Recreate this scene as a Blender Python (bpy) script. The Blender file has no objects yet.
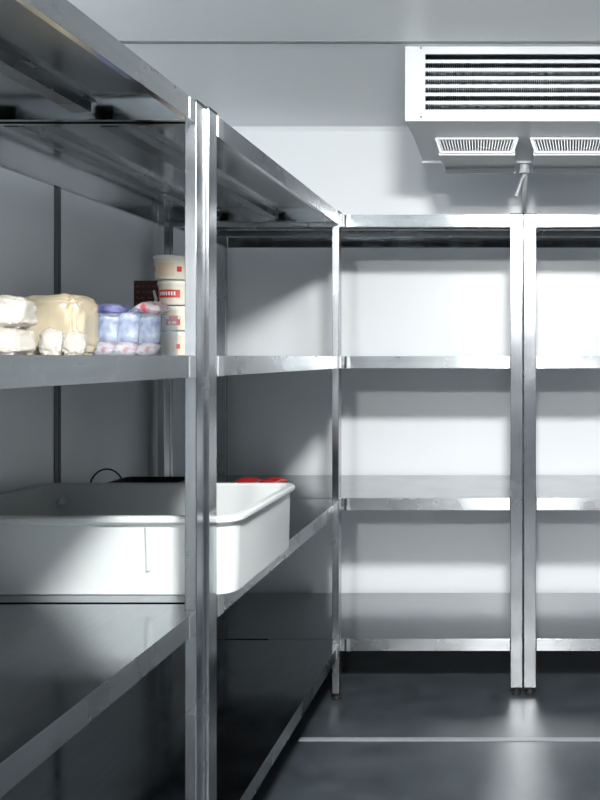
import bpy, bmesh, math, random
from mathutils import Vector, Matrix, noise
random.seed(4)
S = bpy.context.scene
C = S.collection
CZ = 1.270                      # camera height
# ---------------------------------------------------------------- camera
cam = bpy.data.cameras.new('camera'); co = bpy.data.objects.new('camera', cam); C.objects.link(co)
co.location = (0, 0, CZ); co.rotation_euler = (math.pi/2, 0, 0)
cam.sensor_fit = 'HORIZONTAL'; cam.sensor_width = 36; cam.lens = 48
cam.shift_x = -221/600; cam.shift_y = -43/600; cam.clip_start = .02
S.camera = co
# ---------------------------------------------------------------- light
LAMP_POS = (.07, .45, 2.309); LAMP_L = 520.0
FILL_POS = (-.10, -2.2, 2.309); FILL_L = 420.0  # invented fill lamp behind the camera, added to lift the shaded areas
w = bpy.data.worlds.new('world'); S.world = w; w.use_nodes = True
w.node_tree.nodes['Background'].inputs[0].default_value = (.5, .55, .6, 1)
w.node_tree.nodes['Background'].inputs[1].default_value = .02
S.view_settings.view_transform = 'Standard'; S.view_settings.look = 'None'
S.view_settings.exposure = 0.65; S.view_settings.gamma = 1; S.view_settings.use_curve_mapping = False

# ---------------------------------------------------------------- materials
def mat(name, col, rough=.5, metal=0.0, noise_scale=None, stretch=(1,1,1), rvar=0, cvar=0, bump=0, **kw):
    m = bpy.data.materials.new(name); m.use_nodes = True
    nt = m.node_tree; N = nt.nodes; L = nt.links; p = N['Principled BSDF']
    p.inputs['Base Color'].default_value = (*col, 1)
    p.inputs['Roughness'].default_value = rough; p.inputs['Metallic'].default_value = metal
    for k, v in kw.items():
        p.inputs[k.replace('_', ' ')].default_value = v
    if noise_scale:
        tc = N.new('ShaderNodeTexCoord'); mp = N.new('ShaderNodeMapping'); mp.inputs['Scale'].default_value = stretch
        nz = N.new('ShaderNodeTexNoise'); nz.inputs['Scale'].default_value = noise_scale; nz.inputs['Detail'].default_value = 5
        L.new(tc.outputs['Object'], mp.inputs[0]); L.new(mp.outputs[0], nz.inputs['Vector'])
        if rvar:
            r = N.new('ShaderNodeMapRange'); r.inputs['From Min'].default_value = .3; r.inputs['From Max'].default_value = .7
            r.inputs['To Min'].default_value = rough-rvar; r.inputs['To Max'].default_value = rough+rvar
            L.new(nz.outputs[0], r.inputs[0]); L.new(r.outputs[0], p.inputs['Roughness'])
        if cvar:
            r = N.new('ShaderNodeValToRGB'); e = r.color_ramp.elements
            e[0].position = .3; e[1].position = .7
            e[0].color = (*[c*(1-cvar) for c in col], 1); e[1].color = (*[min(1, c*(1+cvar)) for c in col], 1)
            L.new(nz.outputs[0], r.inputs[0]); L.new(r.outputs[0], p.inputs['Base Color'])
        if bump:
            b = N.new('ShaderNodeBump'); b.inputs['Strength'].default_value = bump; b.inputs['Distance'].default_value = .002
            L.new(nz.outputs[0], b.inputs['Height']); L.new(b.outputs[0], p.inputs['Normal'])
    return m
def emit(name, col, s):
    m = bpy.data.materials.new(name); m.use_nodes = True; nt = m.node_tree
    p = nt.nodes['Principled BSDF']; p.inputs['Emission Color'].default_value = (*col, 1); p.inputs['Emission Strength'].default_value = s
    return m
def steel(name, stretch, rough, col=(.60, .63, .65), bump=.012, aniso=0.0, axis='X'):
    m = mat(name, col, rough, 1.0, 6, stretch, .03, .05, bump)
    nt = m.node_tree; N = nt.nodes; L = nt.links; p = N['Principled BSDF']
    # soft smudges over the brushed grain
    tc = N.new('ShaderNodeTexCoord'); nz = N.new('ShaderNodeTexNoise'); nz.inputs['Scale'].default_value = 7; nz.inputs['Detail'].default_value = 3
    L.new(tc.outputs['Object'], nz.inputs['Vector'])
    r = N.new('ShaderNodeMapRange'); r.inputs['From Min'].default_value = .35; r.inputs['From Max'].default_value = .65
    r.inputs['To Min'].default_value = rough-.04; r.inputs['To Max'].default_value = rough+.05
    L.new(nz.outputs[0], r.inputs[0]); L.new(r.outputs[0], p.inputs['Roughness'])
    if aniso:
        tg = N.new('ShaderNodeTangent'); tg.direction_type = 'RADIAL'; tg.axis = axis
        p.inputs['Anisotropic'].default_value = aniso; L.new(tg.outputs[0], p.inputs['Tangent'])
    return m
M = {}
M['shelf'] = steel('brushed_steel_sheet', (.6, 14, 14), .14, (.335, .355, .37), 0, .4)
M['edge'] = steel('brushed_steel_folded_edge', (.6, 14, 14), .28, (.44, .465, .48), 0, .85)
M['post'] = steel('brushed_steel_post', (20, 20, .7), .23, (.47, .49, .51), 0, .65, 'Z')
M['bracket'] = steel('satin_steel_bracket', (10, 10, 2), .36, (.56, .58, .59))
M['under'] = steel('shaded_steel_channel', (.6, 14, 14), .25, (.24, .255, .265), 0)  # darker than the sheets: shade under the shelves put into the colour
M['foot'] = mat('black_rubber', (.012, .012, .014), .5)
M['cap'] = mat('grey_plastic_cap', (.035, .04, .045), .5)
M['wall'] = mat('white_cold_room_panel', (.72, .755, .785), .38, 0, 2.0, (1, 1, 1), .05, .015)
M['ceil'] = mat('ceiling_panel', (.80, .835, .85), .34, 0, 2.0, (1, 1, 1), .05, .015)
M['far'] = mat('darkened_front_panel', (.10, .11, .118), .4)  # unseen wall behind the camera, colour darkened to dim reflections in the steel
M['rightwall'] = mat('darkened_right_panel', (.13, .14, .148), .4)  # unseen side wall, colour darkened to cut light bounced onto the left racks
M['seam'] = mat('panel_joint', (.10, .115, .125), .5)
M['ceilseam'] = mat('ceiling_joint', (.22, .24, .25), .5)
M['strip'] = mat('aluminium_strip', (.27, .29, .31), .5, .2, 8, (1, 40, 1), .1, .1)
M['floor'] = mat('dark_sealed_floor', (.032, .041, .048), .40, 0, 9, (1, 1, 1), .03, .35, .03, IOR=1.75)
M['cooler'] = mat('white_enamel', (.50, .525, .545), .35)
M['under_panel'] = mat('brightened_enamel', (.80, .83, .85), .35)  # paler than the housing: bounce light from below put into the colour
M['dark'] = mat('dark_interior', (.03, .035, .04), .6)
M['fin'] = mat('aluminium_fins', (.35, .37, .39), .4, .8, 60, (1, 1, .3), .1, .8)
M['tray'] = mat('white_polyethylene', (.42, .445, .45), .35, 0, 3, (1, 1, 1), .05, .02, 0, Subsurface_Weight=.05)
M['black'] = mat('black_plastic', (.012, .013, .016), .4)
M['pipe'] = mat('grey_pipe', (.42, .46, .48), .4)
M['cream'] = mat('cream_dough_bag', (.48, .42, .30), .38, 0, 22, (1, 1, 1), .1, .10, .35, Subsurface_Weight=.1)
M['whitebag'] = mat('white_flour_bag', (.46, .44, .39), .35, 0, 20, (1, 1, 1), .1, .06, .35, Subsurface_Weight=.1)
M['knotbag'] = mat('thin_white_bag', (.40, .38, .34), .3, 0, 20, (1, 1, 1), .1, .06, .35)
M['cup'] = mat('ivory_plastic', (.66, .62, .51), .4)
M['lid'] = mat('white_plastic_lid', (.68, .68, .64), .35)
M['beige'] = mat('beige_label', (.62, .52, .38), .5)
M['red'] = mat('red_print', (.55, .03, .03), .45)
M['darkred'] = mat('dull_red_print', (.22, .03, .03), .5)
M['redpack'] = mat('red_foil', (.26, .006, .008), .3, 0, 25, (1, 1, 1), .05, .5, .3)
M['white'] = mat('white_print', (.8, .8, .8), .5)
M['brown'] = mat('brown_card', (.045, .018, .016), .5, 0, 14, (1, 1, 1), .05, .5)
M['clear'] = mat('clear_plastic', (.55, .64, .72), .15, 0, Alpha=.16)
M['base'] = mat('lamp_base', (.7, .72, .74), .4)
def packet_mat(name, c0, c1, c2):
    m = mat(name, c0, .35); nt = m.node_tree; N = nt.nodes; L = nt.links; p = N['Principled BSDF']
    tc = N.new('ShaderNodeTexCoord'); nz = N.new('ShaderNodeTexNoise'); nz.inputs['Scale'].default_value = 26; nz.inputs['Detail'].default_value = 2
    L.new(tc.outputs['Object'], nz.inputs['Vector'])
    r = N.new('ShaderNodeValToRGB'); e = r.color_ramp.elements; r.color_ramp.interpolation = 'B_SPLINE'
    e[0].position = .36; e[0].color = (*c1, 1); e[1].position = .47; e[1].color = (*c0, 1)
    a = e.new(.60); a.color = (*c0, 1); b = e.new(.66); b.color = (*c2, 1)
    L.new(nz.outputs[0], r.inputs[0]); L.new(r.outputs[0], p.inputs['Base Color'])
    bp = N.new('ShaderNodeBump'); bp.inputs['Strength'].default_value = .5; bp.inputs['Distance'].default_value = .003
    L.new(nz.outputs[0], bp.inputs['Height']); L.new(bp.outputs[0], p.inputs['Normal'])
    return m
M['pkt_blue'] = packet_mat('lavender_blue_wrap', (.36, .43, .64), (.13, .14, .33), (.62, .66, .76))
M['pkt_violet'] = packet_mat('violet_wrap', (.17, .18, .38), (.07, .06, .18), (.45, .50, .66))
M['pkt_red'] = packet_mat('white_red_wrap', (.60, .58, .62), (.50, .03, .05), (.45, .10, .14))

# ---------------------------------------------------------------- mesh helpers
class MB:
    def __init__(s): s.bm = bmesh.new()
    def box(s, x0, x1, y0, y1, z0, z1, bev=0):
        r = bmesh.ops.create_cube(s.bm, size=1)
        vs = r['verts']
        for v in vs:
            v.co = Vector(((x0+x1)/2+v.co.x*(x1-x0), (y0+y1)/2+v.co.y*(y1-y0), (z0+z1)/2+v.co.z*(z1-z0)))
        if bev:
            es = list({e for v in vs for e in v.link_edges})
            bmesh.ops.bevel(s.bm, geom=es, offset=bev, segments=2, affect='EDGES', profile=.5)
        return s
    def prism(s, pts, axis, a, b):
        """extrude a closed 2D outline along an axis from a to b"""
        def P(p, t):
            return {'x': (t, p[0], p[1]), 'y': (p[0], t, p[1]), 'z': (p[0], p[1], t)}[axis]
        A = [s.bm.verts.new(P(p, a)) for p in pts]; B = [s.bm.verts.new(P(p, b)) for p in pts]
        n = len(pts)
        s.bm.faces.new(A); s.bm.faces.new(B[::-1])
        for i in range(n): s.bm.faces.new((A[i], B[i], B[(i+1) % n], A[(i+1) % n]))
        return s
    def tube(s, pts, r, n=10, closed=False):
        pts = [Vector(p) for p in pts]; rings = []
        rr = r if isinstance(r, (list, tuple)) else [r]*len(pts)
        for i, p in enumerate(pts):
            a = pts[max(i-1, 0)]; b = pts[min(i+1, len(pts)-1)]
            t = (b-a).normalized(); u = t.orthogonal().normalized()
            if i and abs(pu.dot(t)) < .99: u = (pu-t*pu.dot(t)).normalized()
            pu = u; v = t.cross(u)
            rings.append([s.bm.verts.new(p+rr[i]*(math.cos(2*math.pi*k/n)*u+math.sin(2*math.pi*k/n)*v)) for k in range(n)])
        for i in range(len(rings)-1):
            for k in range(n): s.bm.faces.new((rings[i][k], rings[i][(k+1) % n], rings[i+1][(k+1) % n], rings[i+1][k]))
        s.bm.faces.new(rings[0][::-1]); s.bm.faces.new(rings[-1])
        return s
    def lathe(s, prof, n=32, c=(0, 0, 0)):
        rings = []
        for r, z in prof:
            if r < 1e-6: rings.append([s.bm.verts.new((c[0], c[1], c[2]+z))])
            else: rings.append([s.bm.verts.new((c[0]+r*math.cos(2*math.pi*k/n), c[1]+r*math.sin(2*math.pi*k/n), c[2]+z)) for k in range(n)])
        for A, B in zip(rings, rings[1:]):
            for k in range(n):
                q = [A[k % len(A)], A[(k+1) % len(A)], B[(k+1) % len(B)], B[k % len(B)]]
                u = []
                for v in q:
                    if v not in u: u.append(v)
                if len(u) > 2: s.bm.faces.new(u)
        return s
    def build(s, name, m, parent=None, smooth=False, label=None):
        bmesh.ops.recalc_face_normals(s.bm, faces=s.bm.faces)
        me = bpy.data.meshes.new(name); s.bm.to_mesh(me); s.bm.free()
        me.materials.append(m)
        if smooth:
            for p in me.polygons: p.use_smooth = True
            try: me.set_sharp_from_angle(angle=math.radians(35))
            except Exception: pass
        o = bpy.data.objects.new(name, me); C.objects.link(o)
        if parent: o.parent = parent
        if label: o['label'] = label
        return o
def tag(o, label, cat, group=None):
    o['label'] = label; o['category'] = cat
    if group: o['group'] = group
    return o
def thing(name, label, cat, loc=(0, 0, 0), rz=0, group=None):
    o = bpy.data.objects.new(name, None); C.objects.link(o); o.empty_display_size = .05
    o.location = loc; o.rotation_euler = (0, 0, rz)
    return tag(o, label, cat, group)
def struct(name, mb, m, label=None):
    o = mb.build(name, m); o['kind'] = 'structure'
    if label: o['label'] = label
    return o
def copy_tree(o, parent=None):
    c = o.copy(); C.objects.link(c)
    if parent: c.parent = parent
    for ch in o.children: copy_tree(ch, c)
    return c

# ---------------------------------------------------------------- the room
XL, XR, YB, YF, ZC = -1.385, 2.40, 3.62, -3.4, 2.309
struct('floor', MB().box(XL-.1, XR+.1, YF-.1, YB+.1, -.1, 0), M['floor'])
struct('ceiling', MB().box(XL-.1, XR+.1, YF-.1, YB+.1, ZC, ZC+.1), M['ceil'])
struct('wall_back', MB().box(XL-.1, XR+.1, YB, YB+.1, 0, ZC), M['wall'])
struct('wall_left', MB().box(XL-.1, XL, YF, YB, 0, ZC), M['wall'])
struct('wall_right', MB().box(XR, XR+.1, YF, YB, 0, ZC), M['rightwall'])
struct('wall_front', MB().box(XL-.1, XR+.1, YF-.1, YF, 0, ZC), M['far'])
struct('trim_1', MB().box(-.735, XR-.02, 2.642, 2.666, .0, .003, .001), M['strip'], 'pale metal strip across the dark floor')
struct('trim_2', MB().box(XL, XR, 2.628, 2.650, ZC-.002, ZC+.001), M['ceilseam'], 'grey joint line between ceiling panels')
struct('trim_3', MB().box(XL, XL+.003, 2.372, 2.382, 0, ZC).box(XL, XL+.0015, 2.382, 2.394, 0, ZC).box(XL, XL+.003, 2.394, 2.404, 0, ZC), M['seam'], 'dark vertical joint on left wall')
struct('trim_4', MB().prism([(YB, ZC), (YB-.016, ZC), (YB-.010, ZC-.006), (YB, ZC-.018)], 'x', XL, XR), M['ceil'], 'small cove where back wall meets ceiling')

# ---------------------------------------------------------------- ceiling lamp and added fill lamp
def lamp(pos, L, label):
    t = thing('ceiling_lamp', label, 'lamp', pos)
    MB().lathe([(0, 0), (.15, 0), (.15, -.05), (.138, -.058), (0, -.058)], 40).build('lamp_base', M['base'], t, True)
    MB().lathe([(.130, -.058), (.134, -.080), (.128, -.110), (.105, -.138), (.06, -.154), (0, -.158)], 40).build('diffuser', emit('lit_diffuser', (1, .99, .97), L), t, True)
    return t
lamp(LAMP_POS, LAMP_L, 'round white ceiling lamp nearest the cooling unit')
lamp(FILL_POS, FILL_L, 'added unseen fill lamp on the ceiling, farther from the cooling unit')

# ---------------------------------------------------------------- steel racks
PW, PD, PH = .046, .025, 1.806         # post along rack, post across rack, top of post
TOPS = [1.804, 1.273, .740, .212]
def shelf_parts(par, x0, x1, W, zt, H, corner):
    """shelf tray: notched top sheet, folded front and back, shorter folded ends"""
    t = .0015; n = PW-.004; m = PD+.001
    a, b = x0-n, x1+n
    mb = MB()
    outline = [(a, m), (x0, m), (x0, 0), (x1, 0), (x1, m), (b, m), (b, W-m), (x1, W-m), (x1, W), (x0, W), (x0, W-m), (a, W-m)]
    mb.prism(outline, 'z', zt-t, zt)
    mb.box(x0, x1, W-t, W, zt-H, zt-.0002)
    mb.box(x0, x1, t, .014, zt-H, zt-H+t).box(x0, x1, W-.014, W-t, zt-H, zt-H+t)
    mb.box(a, a+t, m, W-m, zt-.030, zt-.0002).box(b-t, b, m, W-m, zt-.030, zt-.0002)
    mb.box(a, a+.014, m, W-m, zt-.030, zt-.0285).box(b-.014, b, m, W-m, zt-.030, zt-.0285)
    s = mb.build('shelf', M['shelf'], par)
    MB().box(x0, x1, -.0003, t, zt-H, zt-.0002, .0004).build('front_edge', M['edge'], s)
    for f in (.36, .68):
        y = W*f
        q = [(y-.032, zt-.002), (y-.020, zt-.002), (y-.018, zt-.022), (y+.018, zt-.022), (y+.020, zt-.002), (y+.032, zt-.002),
             (y+.032, zt-.0035), (y+.0215, zt-.0035), (y+.0195, zt-.0235), (y-.0195, zt-.0235), (y-.0215, zt-.0035), (y-.032, zt-.0035)]
        MB().prism(q, 'x', x0+.004, x1-.004).build('stiffener', M['under'], s)
    for xx, sg in ((x0, 1), (x1, -1)):
        for yy, sy in ((0, -1), (W, 1)):
            if corner and yy == 0: continue
            c0, c1 = sorted((xx+sg*.004, xx+sg*.034)); d0, d1 = sorted((yy, yy+sy*.0016))
            MB().box(c0, c1, d0, d1, zt-H-.0008, zt-.001).build('bracket', M['bracket'], s)
    if corner:
        MB().box(.709, .720, -.0020, 0, zt-H-.0008, zt-.001).build('bracket', M['bracket'], s)
        MB().box(.7205, .7285, -.0006, 0, zt-H-.0004, zt-.001).build('dark_gap_strip', M['foot'], s).location.x = -.0215  # black strip standing in for the shade of an open gap
def make_rack(name, label, L, W, loc, rz, group, corner=False):
    t = thing(name, label, 'shelving rack', loc, rz, group)
    for x in (0, L-PW):
        for y in (0, W-PD):
            p = MB().box(x, x+PW, y, y+PD, .028, PH, .002).build('post', M['post'], t)
            MB().box(x-.001, x+PW+.001, y-.001, y+PD+.001, PH, PH+.004, .001).build('post_cap', M['cap'], p)
            MB().lathe([(0, 0), (.017, 0), (.018, .010), (.011, .014), (.011, .028), (0, .028)], 16, (x+PW/2, y+PD/2, 0)).build('foot', M['foot'], p, True)
    for i, zt in enumerate(TOPS):
        shelf_parts(t, PW+.002, L-PW-.002, W, zt, .045, corner)
    return t
# left run: rotated so the rack length runs away from the camera
make_rack('shelving_rack', 'steel rack along the left wall, nearest the camera, with its third shelf bare', 1.95, .66, (-.679, -.230, 0), math.pi/2, None)  # unseen near end lengthened to shade the left wall and darken post reflections
make_rack('shelving_rack', 'steel rack along the left wall holding the white tray, tubs and bags', 1.274, .668, (-.672, 1.722, 0), math.pi/2, None)
r3 = make_rack('shelving_rack', 'empty steel rack on the back wall, from the corner to the paired posts', 1.368, .585, (-1.362, 3.003, 0), 0, 'racks on the back wall', True)
r4 = copy_tree(r3); r4.location.x = .0105
for sh in r4.children:                                   # the corner joint exists on the corner rack only
    if sh.name.startswith('shelf'):
        for q in list(sh.children):
            if q.name.startswith('dark_gap_strip') or (q.name.startswith('bracket') and q.data.vertices[0].co.y < 0): bpy.data.objects.remove(q)
r4['label'] = 'empty steel rack on the back wall, right of the paired posts, cut by photo edge'

# ---------------------------------------------------------------- cooling unit
cu = thing('cooling_unit', 'white louvred cooling unit hung under the ceiling above the back racks', 'cooling unit', (.0115, 2.67, CZ+.775))
X0, X1 = -.3965, .3965; zb = .014; zt = ZC-(CZ+.775)
b = MB()
b.box(X0, X0+.004, .004, .44, zb, zt).box(X1-.004, X1, .004, .44, zb, zt).box(X0, X1, .436, .44, -.008, zt).box(X0, X1, .004, .44, zt-.004, zt)
b.build('housing', M['cooler'], cu)
u = MB().prism([(.002, zb), (.44, -.012), (.44, -.009), (.002, zb+.003)], 'x', X0+.004, X1-.004)
u.box(X0, X1, .440, .446, -.020, .0)
u.build('drip_pan', M['under_panel'], cu)
f = MB()
gx0, gx1, gz0, gz1 = -.331, .331, .051, .236
f.box(X0-.002, gx0, 0, .006, zb-.002, zt-.002, .001).box(gx1, X1+.002, 0, .006, zb-.002, zt-.002, .001)
f.box(gx0, gx1, 0, .006, zb-.002, gz0, .001).box(gx0, gx1, 0, .006, gz1, zt-.002, .001)
fp = f.build('front_panel', M['cooler'], cu)
pitch = (gz1-gz0)/6.75
for k in range(6):
    z = gz0+pitch*(k+.85)
    MB().prism([(.000, z-.0055), (.010, z+.003), (.010, z+.0062), (.000, z+.0055)], 'x', gx0, gx1).build('louver', M['cooler'], fp)
for sx in (-1, 1):
    for z in (.026, .256):
        MB().lathe([(0, 0), (.0035, 0), (.0035, .002), (0, .003)], 10).build('screw', M['seam'], fp)
        o = fp.children[-1] if False else bpy.data.objects[[x.name for x in C.objects if x.name.startswith('screw')][-1]]
        o.location = (sx*.345, -.0005, z); o.rotation_euler = (math.pi/2, 0, 0)
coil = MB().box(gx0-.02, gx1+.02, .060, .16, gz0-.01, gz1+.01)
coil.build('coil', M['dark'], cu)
fm = MB()
for k in range(90):
    x = gx0+.004+k*(gx1-gx0-.008)/89
    fm.box(x, x+.0014, .045, .060, gz0, gz1)
fo = fm.build('coil_fins', M['fin'], cu); fo['kind'] = 'stuff'
pm = MB()
for k in range(5):
    z = gz0+.02+k*.037
    pm.tube([(gx0, .034, z), (gx1, .034, z)], .004, 8)
pm.build('coil_pipes', M['fin'], cu)
for s in (-1, 1):
    xc = s*.168
    o = MB()
    # flared rim
    for (xa, za, xb, zb2) in ((-.144, 0, -.126, -.050), (.144, 0, .126, -.050)):
        o.prism([(xc+xa-.005, za), (xc+xa+.005, za), (xc+xb+.005, zb2), (xc+xb-.005, zb2)], 'y', .160, .172)
    o.box(xc-.146, xc+.146, .158, .172, -.006, .004, .001).box(xc-.128, xc+.128, .158, .172, -.055, -.046, .001)
    # side cheeks, back and sloped bottom tray
    o.box(xc-.135, xc-.131, .172, .425, -.052, -.001).box(xc+.131, xc+.135, .172, .425, -.052, -.001)
    o.prism([(.165, -.060), (.430, -.046), (.430, -.040), (.165, -.054)], 'x', xc-.135, xc+.135)
    o.box(xc-.135, xc+.135, .424, .432, -.064, -.006, .001)
    ob = o.build('fan_outlet', M['cooler'], cu)
    g = MB()
    for k in range(26):
        fx = -1+2*(k+.5)/26
        g.prism([(xc+fx*.138-.0016, -.004), (xc+fx*.138+.0016, -.004), (xc+fx*.122+.0016, -.048), (xc+fx*.122-.0016, -.048)], 'y', .162, .166)
    g.build('grille', M['cooler'], ob)
    g = MB(); g.lathe([(0, .01), (.03, .01), (.03, -.02), (0, -.02)], 20, (xc, .30, -.02))
    for k in range(5):
        a = k*2*math.pi/5
        ca, sa = math.cos(a), math.sin(a)
        g.prism([(xc+.02*ca-.02*sa, .30+.02*sa+.02*ca), (xc+.118*ca-.035*sa, .30+.118*sa+.035*ca), (xc+.12*ca+.03*sa, .30+.12*sa-.03*ca), (xc+.02*ca+.015*sa, .30+.02*sa-.015*ca)], 'z', -.030, -.027)
    g.build('fan', M['seam'], ob)
# drain pipe between the outlets
dp = thing('drain_pipe', 'short grey drain pipe with lever valve between the two fan outlets', 'pipe', (.014, 3.14, CZ+.765))
MB().tube([(0, 0, .004), (0, 0, -.03)], [.019, .019], 14).tube([(0, 0, -.03), (0, 0, -.045)], [.023, .023], 6).build('pipe_fitting', M['pipe'], dp, True)
MB().tube([(0, 0, -.045), (0, .02, -.075), (0, .20, -.150), (0, .40, -.185), (0, .450, -.205), (0, .466, -.25), (0, .466, -.60)], [.011]*7, 12).build('pipe', M['pipe'], dp, True)
MB().tube([(0, -.012, -.055), (-.012, -.022, -.075), (-.026, -.024, -.120), (-.034, -.024, -.140)], [.005, .006, .006, .009], 10).build('lever', M['pipe'], dp, True)

# ---------------------------------------------------------------- white tray on the third shelf
ZS3, ZS2 = TOPS[2], TOPS[1]
def rrect(x0, x1, y0, y1, r, n=6):
    pts = []
    for cx, cy, a0 in ((x1-r, y1-r, 0), (x0+r, y1-r, 90), (x0+r, y0+r, 180), (x1-r, y0+r, 270)):
        for k in range(n+1):
            a = math.radians(a0+90*k/n); pts.append((cx+r*math.cos(a), cy+r*math.sin(a)))
    return pts
def shells(mb, layers):
    """layers: (outline, z) rings stitched in turn, first and last closed"""
    R = [[mb.bm.verts.new((x, y, z)) for x, y in pts] for pts, z in layers]
    n = len(R[0])
    for A, B in zip(R, R[1:]):
        for k in range(n): mb.bm.faces.new((A[k], A[(k+1) % n], B[(k+1) % n], B[k]))
    mb.bm.faces.new(R[0][::-1]); mb.bm.faces.new(R[-1])
    return mb
tr = thing('storage_tray', 'big white plastic tray overhanging the third shelf behind the near double post', 'tray', (-.984, 2.0135, ZS3))
a, c_, h = .358, .2440, .176
L_ = [(rrect(-a+.017, a-.017, -c_+.014, c_-.014, .038), 0), (rrect(-a+.015, a-.015, -c_+.0125, c_-.0125, .04), .002),
      (rrect(-a+.012, a-.012, -c_+.012, c_-.012, .04), h-.020), (rrect(-a+.004, a-.004, -c_+.004, c_-.004, .045), h-.017),
      (rrect(-a, a, -c_, c_, .048), h-.012), (rrect(-a, a, -c_, c_, .048), h-.005), (rrect(-a+.004, a-.004, -c_+.004, c_-.004, .045), h),
      (rrect(-a+.018, a-.018, -c_+.018, c_-.018, .036), h), (rrect(-a+.022, a-.022, -c_+.022, c_-.022, .034), h-.005),
      (rrect(-a+.028, a-.028, -c_+.028, c_-.028, .03), .008), (rrect(-a+.034, a-.034, -c_+.034, c_-.034, .025), .004)]
shells(MB(), L_).build('tray_body', M['tray'], tr, True)
# moulded rib down the near wall, with its round tip, and a small knob inside
xr = (149-521)/800*1.80+.9915
MB().tube([(xr, -c_+.010, h-.024), (xr, -c_+.0115, h-.110), (xr, -c_+.0125, h-.120)], [.007, .005, .0065], 10).build('rib', M['tray'], tr, True)
MB().lathe([(0, .012), (.008, .010), (.012, .004), (.014, -.006), (.010, -.012)], 14).build('moulded_knob', M['tray'], tr, True).location = ((61-521)/800*2.23+.9915, c_-.035, h-.046)

# ---------------------------------------------------------------- black basket and crate behind the tray
bk = thing('wire_handle_basket', 'black plastic basket with thin arched handle behind the white tray', 'basket', (-1.175, 2.50, ZS3))
def openbox(mb, hx, hy, h, t, r=.015, flare=.01):
    return shells(mb, [(rrect(-hx+flare, hx-flare, -hy+flare, hy-flare, r), 0), (rrect(-hx+.006, hx-.006, -hy+.006, hy-.006, r), h-.01),
        (rrect(-hx, hx, -hy, hy, r+.004), h-.008), (rrect(-hx, hx, -hy, hy, r+.004), h),
        (rrect(-hx+t+.006, hx-t-.006, -hy+t+.006, hy-t-.006, r), h), (rrect(-hx+flare+t, hx-flare-t, -hy+flare+t, hy-flare-t, r*.7), t)])
openbox(MB(), .115, .12, .139, .003).build('basket_body', M['black'], bk, True)
pts = [(-.060+.052*math.cos(math.radians(180-k*15)), -.114, .134+.062*math.sin(math.radians(k*15))) for k in range(13)]
MB().tube(pts, .0026, 8).build('handle', M['black'], bk, True)
ck = thing('storage_crate', 'black low crate under the red packets behind the white tray', 'crate', (-.831, 2.40, ZS3))
openbox(MB(), .108, .088, .139, .004).build('crate_body', M['black'], ck, True)

def pillow(name, lx, ly, lz, m, seed, parent=None, lump=.12, n=18):
    """crimped pillow pack lying flat: lx long, ly wide, lz thick"""
    mb = MB(); top = []; bot = []
    for sgn, store in ((1, top), (-1, bot)):
        for i in range(n+1):
            row = []
            for j in range(n+1):
                u, v = 2*i/n-1, 2*j/n-1
                hgt = max(0, (1-abs(u)**3.2)*(1-abs(v)**3.2))**.6
                nz = noise.noise(Vector((u*2.2+seed*7.3, v*2.2+sgn*2, seed)))
                pin = 1-.06*abs(u)**2
                z = sgn*lz/2*hgt*(1+lump*3*nz)
                row.append((u*lx/2, v*ly/2*pin*(1+.05*nz), z))
            store.append(row)
    V = [[mb.bm.verts.new(p) for p in r] for r in top]
    W = [[(V[i][j] if i in (0, n) or j in (0, n) else mb.bm.verts.new(bot[i][j])) for j in range(n+1)] for i in range(n+1)]
    for G in (V, W):
        for i in range(n):
            for j in range(n):
                mb.bm.faces.new((G[i][j], G[i+1][j], G[i+1][j+1], G[i][j+1]))
    return mb.build(name, m, parent, True)
for i, (x, y, rz, lab) in enumerate(((-.828, 2.40, .1, 'dark red packet on the black crate, nearer the double post'),
                                     (-.755, 2.40, -.08, 'dark red packet on the black crate, farther from the double post'))):
    o = pillow('red_packet', .068, .15, .022, M['redpack'], i+1); o.location = (x, y, ZS3+.139+.0125); o.rotation_euler = (0, 0, rz)
    tag(o, lab, 'packet', 'red packets behind the tray')

# ---------------------------------------------------------------- bags on the second shelf
def bag(name, sx, sy, sz, m, seed, lab, loc, rz=0, folds=.10, sq=.55, pinch=0):
    """soft filled bag: rounded block pressed flat at the base, wrinkled"""
    mb = MB(); bmesh.ops.create_icosphere(mb.bm, subdivisions=5, radius=1)
    for v in mb.bm.verts:
        d = v.co.normalized()
        p = Vector([math.copysign(abs(c)**sq, c) for c in d])
        nz = noise.fractal(d*1.6+Vector((seed, 0, 0)), .8, 2.0, 3)
        wr = noise.ridged_multi_fractal(d*2.6+Vector((0, seed*3, 0)), .9, 2.0, 3, 1, 2) if folds else 0
        k = 1+folds*nz-.045*(wr-1)*min(1, folds*10)
        z = (p.z*k+1)/2
        if pinch and z > .78:
            q = 1-pinch*(z-.78)/.25; p.x *= q; p.y *= q
        if z < .06: z = 0
        v.co = Vector((p.x*k*sx/2, p.y*k*sy/2, z*sz))
    o = mb.build(name, m, None, True); o.location = loc; o.rotation_euler = (0, 0, rz)
    return tag(o, lab, 'bag', 'bags of dough on the second shelf')
def px(x, D): return (x-521)/800*D
bag('dough_bag', .162, .135, .158, M['cream'], 3.1, 'large cream wrinkled bag beside the clear box', (-1.218, 2.115, ZS2), 0, .09, .45)
bag('dough_bag', .120, .105, .066, M['whitebag'], 5.2, 'lower white bag at the left photo edge, beneath another', (-1.228, 1.895, ZS2), 0, .08)
bag('dough_bag', .122, .100, .078, M['whitebag'], 8.7, 'upper white bag at the left photo edge, on another', (-1.224, 1.895, ZS2+.064), .1, .10)
bag('dough_bag', .058, .045, .070, M['knotbag'], 1.4, 'small white knotted bag in front of the large cream bag', (px(50, 1.99), 2.000, ZS2), .3, .14, .7, .3)
bag('dough_bag', .056, .045, .062, M['knotbag'], 2.9, 'small pale bag between cream bag and clear box, right of the knotted one', (px(74, 2.0), 2.002, ZS2), .1, .14, .7, .3)

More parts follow.
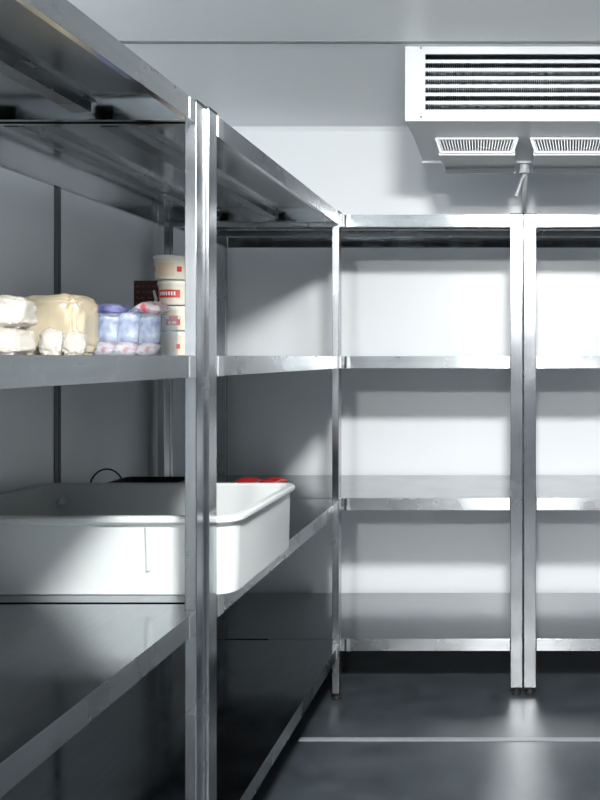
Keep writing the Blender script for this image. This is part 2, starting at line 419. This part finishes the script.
# ---------------------------------------------------------------- clear box of wrapped packets
bx = thing('clear_storage_box', 'clear plastic box full of lavender wrapped packets', 'box', (px(121, 2.215), 2.30, ZS2))
openbox(MB(), .100, .085, .118, .0025, .014, .008).build('box_body', M['clear'], bx, True)
k = 0
names = {'pkt_blue': 'lavender', 'pkt_violet': 'violet', 'pkt_red': 'white and red'}
spots = [('pkt_red', -.055, -.052, .020, 0, 'leftmost in the bottom of the clear box'), ('pkt_red', .000, -.053, .020, .1, 'in the middle of the bottom of the clear box'),
         ('pkt_red', .052, -.052, .020, -.1, 'rightmost in the bottom of the clear box'),
         ('pkt_blue', -.052, -.034, .082, .08, 'standing left in the clear box'), ('pkt_blue', -.002, -.038, .080, -.05, 'standing in the middle of the clear box'),
         ('pkt_blue', .050, -.034, .078, -.1, 'standing right in the clear box'),
         ('pkt_violet', -.050, -.018, .132, .12, 'heaped on top at the left of the clear box'), ('pkt_blue', .008, .030, .126, -.10, 'heaped on top in the middle of the clear box'),
         ('pkt_red', .056, -.030, .136, .12, 'heaped on top at the right of the clear box')]
for n_, (kind, dx, dy, dz, ry, where) in enumerate(spots):
    k += 1
    if n_ < 3: dims, rot = (.060, .040, .034), (.3, ry, 0)
    elif n_ < 6: dims, rot = (.060, .088, .036), (1.40, ry*.4, ry)
    else: dims, rot = (.072, .10, .034), (.12, ry, ry)
    o = pillow('wrapped_packet', *dims, M[kind], k+20, lump=.07)
    o.location = (px(121, 2.215)+dx*1.13, 2.30+dy, ZS2+dz); o.rotation_euler = rot
    tag(o, '%s wrapped packet %s' % (names[kind], where), 'packet', 'wrapped packets in the clear box')

# ---------------------------------------------------------------- stack of tubs
TH = .0768
def tub(i, x, y, rz, patches, lab):
    t = thing('food_tub', lab, 'tub', (x, y, ZS2+i*TH), rz, 'stack of ivory tubs')
    R0, R1 = .0485, .0515
    MB().lathe([(0, 0), (R0-.003, 0), (R0, .003), (R1, .058), (R1+.0015, .058), (R1+.0015, .062), (0, .062)], 40).build('cup', M['cup'], t, True)
    MB().lathe([(0, .0622), (R1+.003, .0622), (R1+.0035, .0665), (R1+.002, .0725), (R1-.003, .074), (R1-.006, .072), (0, .072)], 40).build('lid', M['lid'], t, True)
    # printed patches follow the tapered wall; angle 0 faces the camera
    for (a0, a1, z0, z1, m) in patches:
        mb = MB(); n = max(3, int((a1-a0)/6)); V = []
        off = .0006 if m != 'white' else .0012
        for s in range(n+1):
            a = math.radians(a0+(a1-a0)*s/n-90)
            col = []
            for z in (z0, z1):
                for dr in (0, off):
                    r = R0+(R1-R0)*max(0, (z-.003)/.055)+dr
                    col.append(mb.bm.verts.new((r*math.cos(a), r*math.sin(a), z)))
            V.append(col)
        for A, B in zip(V, V[1:]):
            for p, q in ((0, 1), (1, 3), (3, 2), (2, 0)): mb.bm.faces.new((A[p], A[q], B[q], B[p]))
        mb.bm.faces.new((V[0][0], V[0][1], V[0][3], V[0][2])); mb.bm.faces.new((V[-1][0], V[-1][1], V[-1][3], V[-1][2]))
        mb.build('label_print', M[m], t, True)
xt, yt = px(173, 2.44), 2.452
band = lambda a0, a1: [(a0, a1, .022, .046, 'red')]+[(a0+8+j*9, a0+13+j*9, .029, .040, 'white') for j in range(int((a1-a0-16)/9))]
tub(0, px(178, 2.44), yt, 0, [(-42, 8, .012, .050, 'beige'), (12, 24, .022, .036, 'red')], 'bottom ivory tub of the stack beside the clear box')
tub(1, px(178, 2.44), yt+.002, 0, [(-28, 24, .016, .034, 'red'), (-14, 16, .034, .044, 'red'), (-16, -8, .021, .027, 'white'), (-2, 10, .021, .027, 'white')], 'ivory tub with red emblem, second from bottom of the stack')
tub(2, px(175, 2.44), yt, 0, band(-48, 34)+[(-88, -54, .012, .052, 'red')], 'ivory tub with broad red band, third from bottom of the stack')
tub(3, px(171, 2.44), yt-.002, 0, [(-30, 30, .010, .050, 'beige'), (-66, -46, .024, .040, 'red'), (38, 54, .024, .040, 'red')], 'topmost ivory tub of the stack')
# brown carton behind
bc = thing('brown_carton', 'dark brown printed carton standing behind the clear box', 'carton', (px(146, 2.62), 2.66, ZS2), .0)
hx, hy, ch = .043, .035, .248
MB().box(-hx, hx, -hy, hy, 0, ch, .0015).build('carton_body', M['brown'], bc)
rnd = random.Random(9)
mb = MB()
for r in range(7):
    z = ch-.022-r*.019; x = -hx+.008
    while x < hx-.012:
        wd = rnd.uniform(.006, .02); mb.box(x, min(x+wd, hx-.005), -hy-.0006, -hy, z, z+.006); x += wd+rnd.uniform(.004, .012)
mb.build('red_print', M['darkred'], bc)
mb = MB(); mb.prism([(.012, ch-.10), (.030, ch-.09), (.036, ch-.06), (.026, ch-.03), (.020, ch-.035), (.026, ch-.062), (.020, ch-.082)], 'y', -hy-.0012, -hy-.0006)
mb.build('white_print', M['white'], bc)
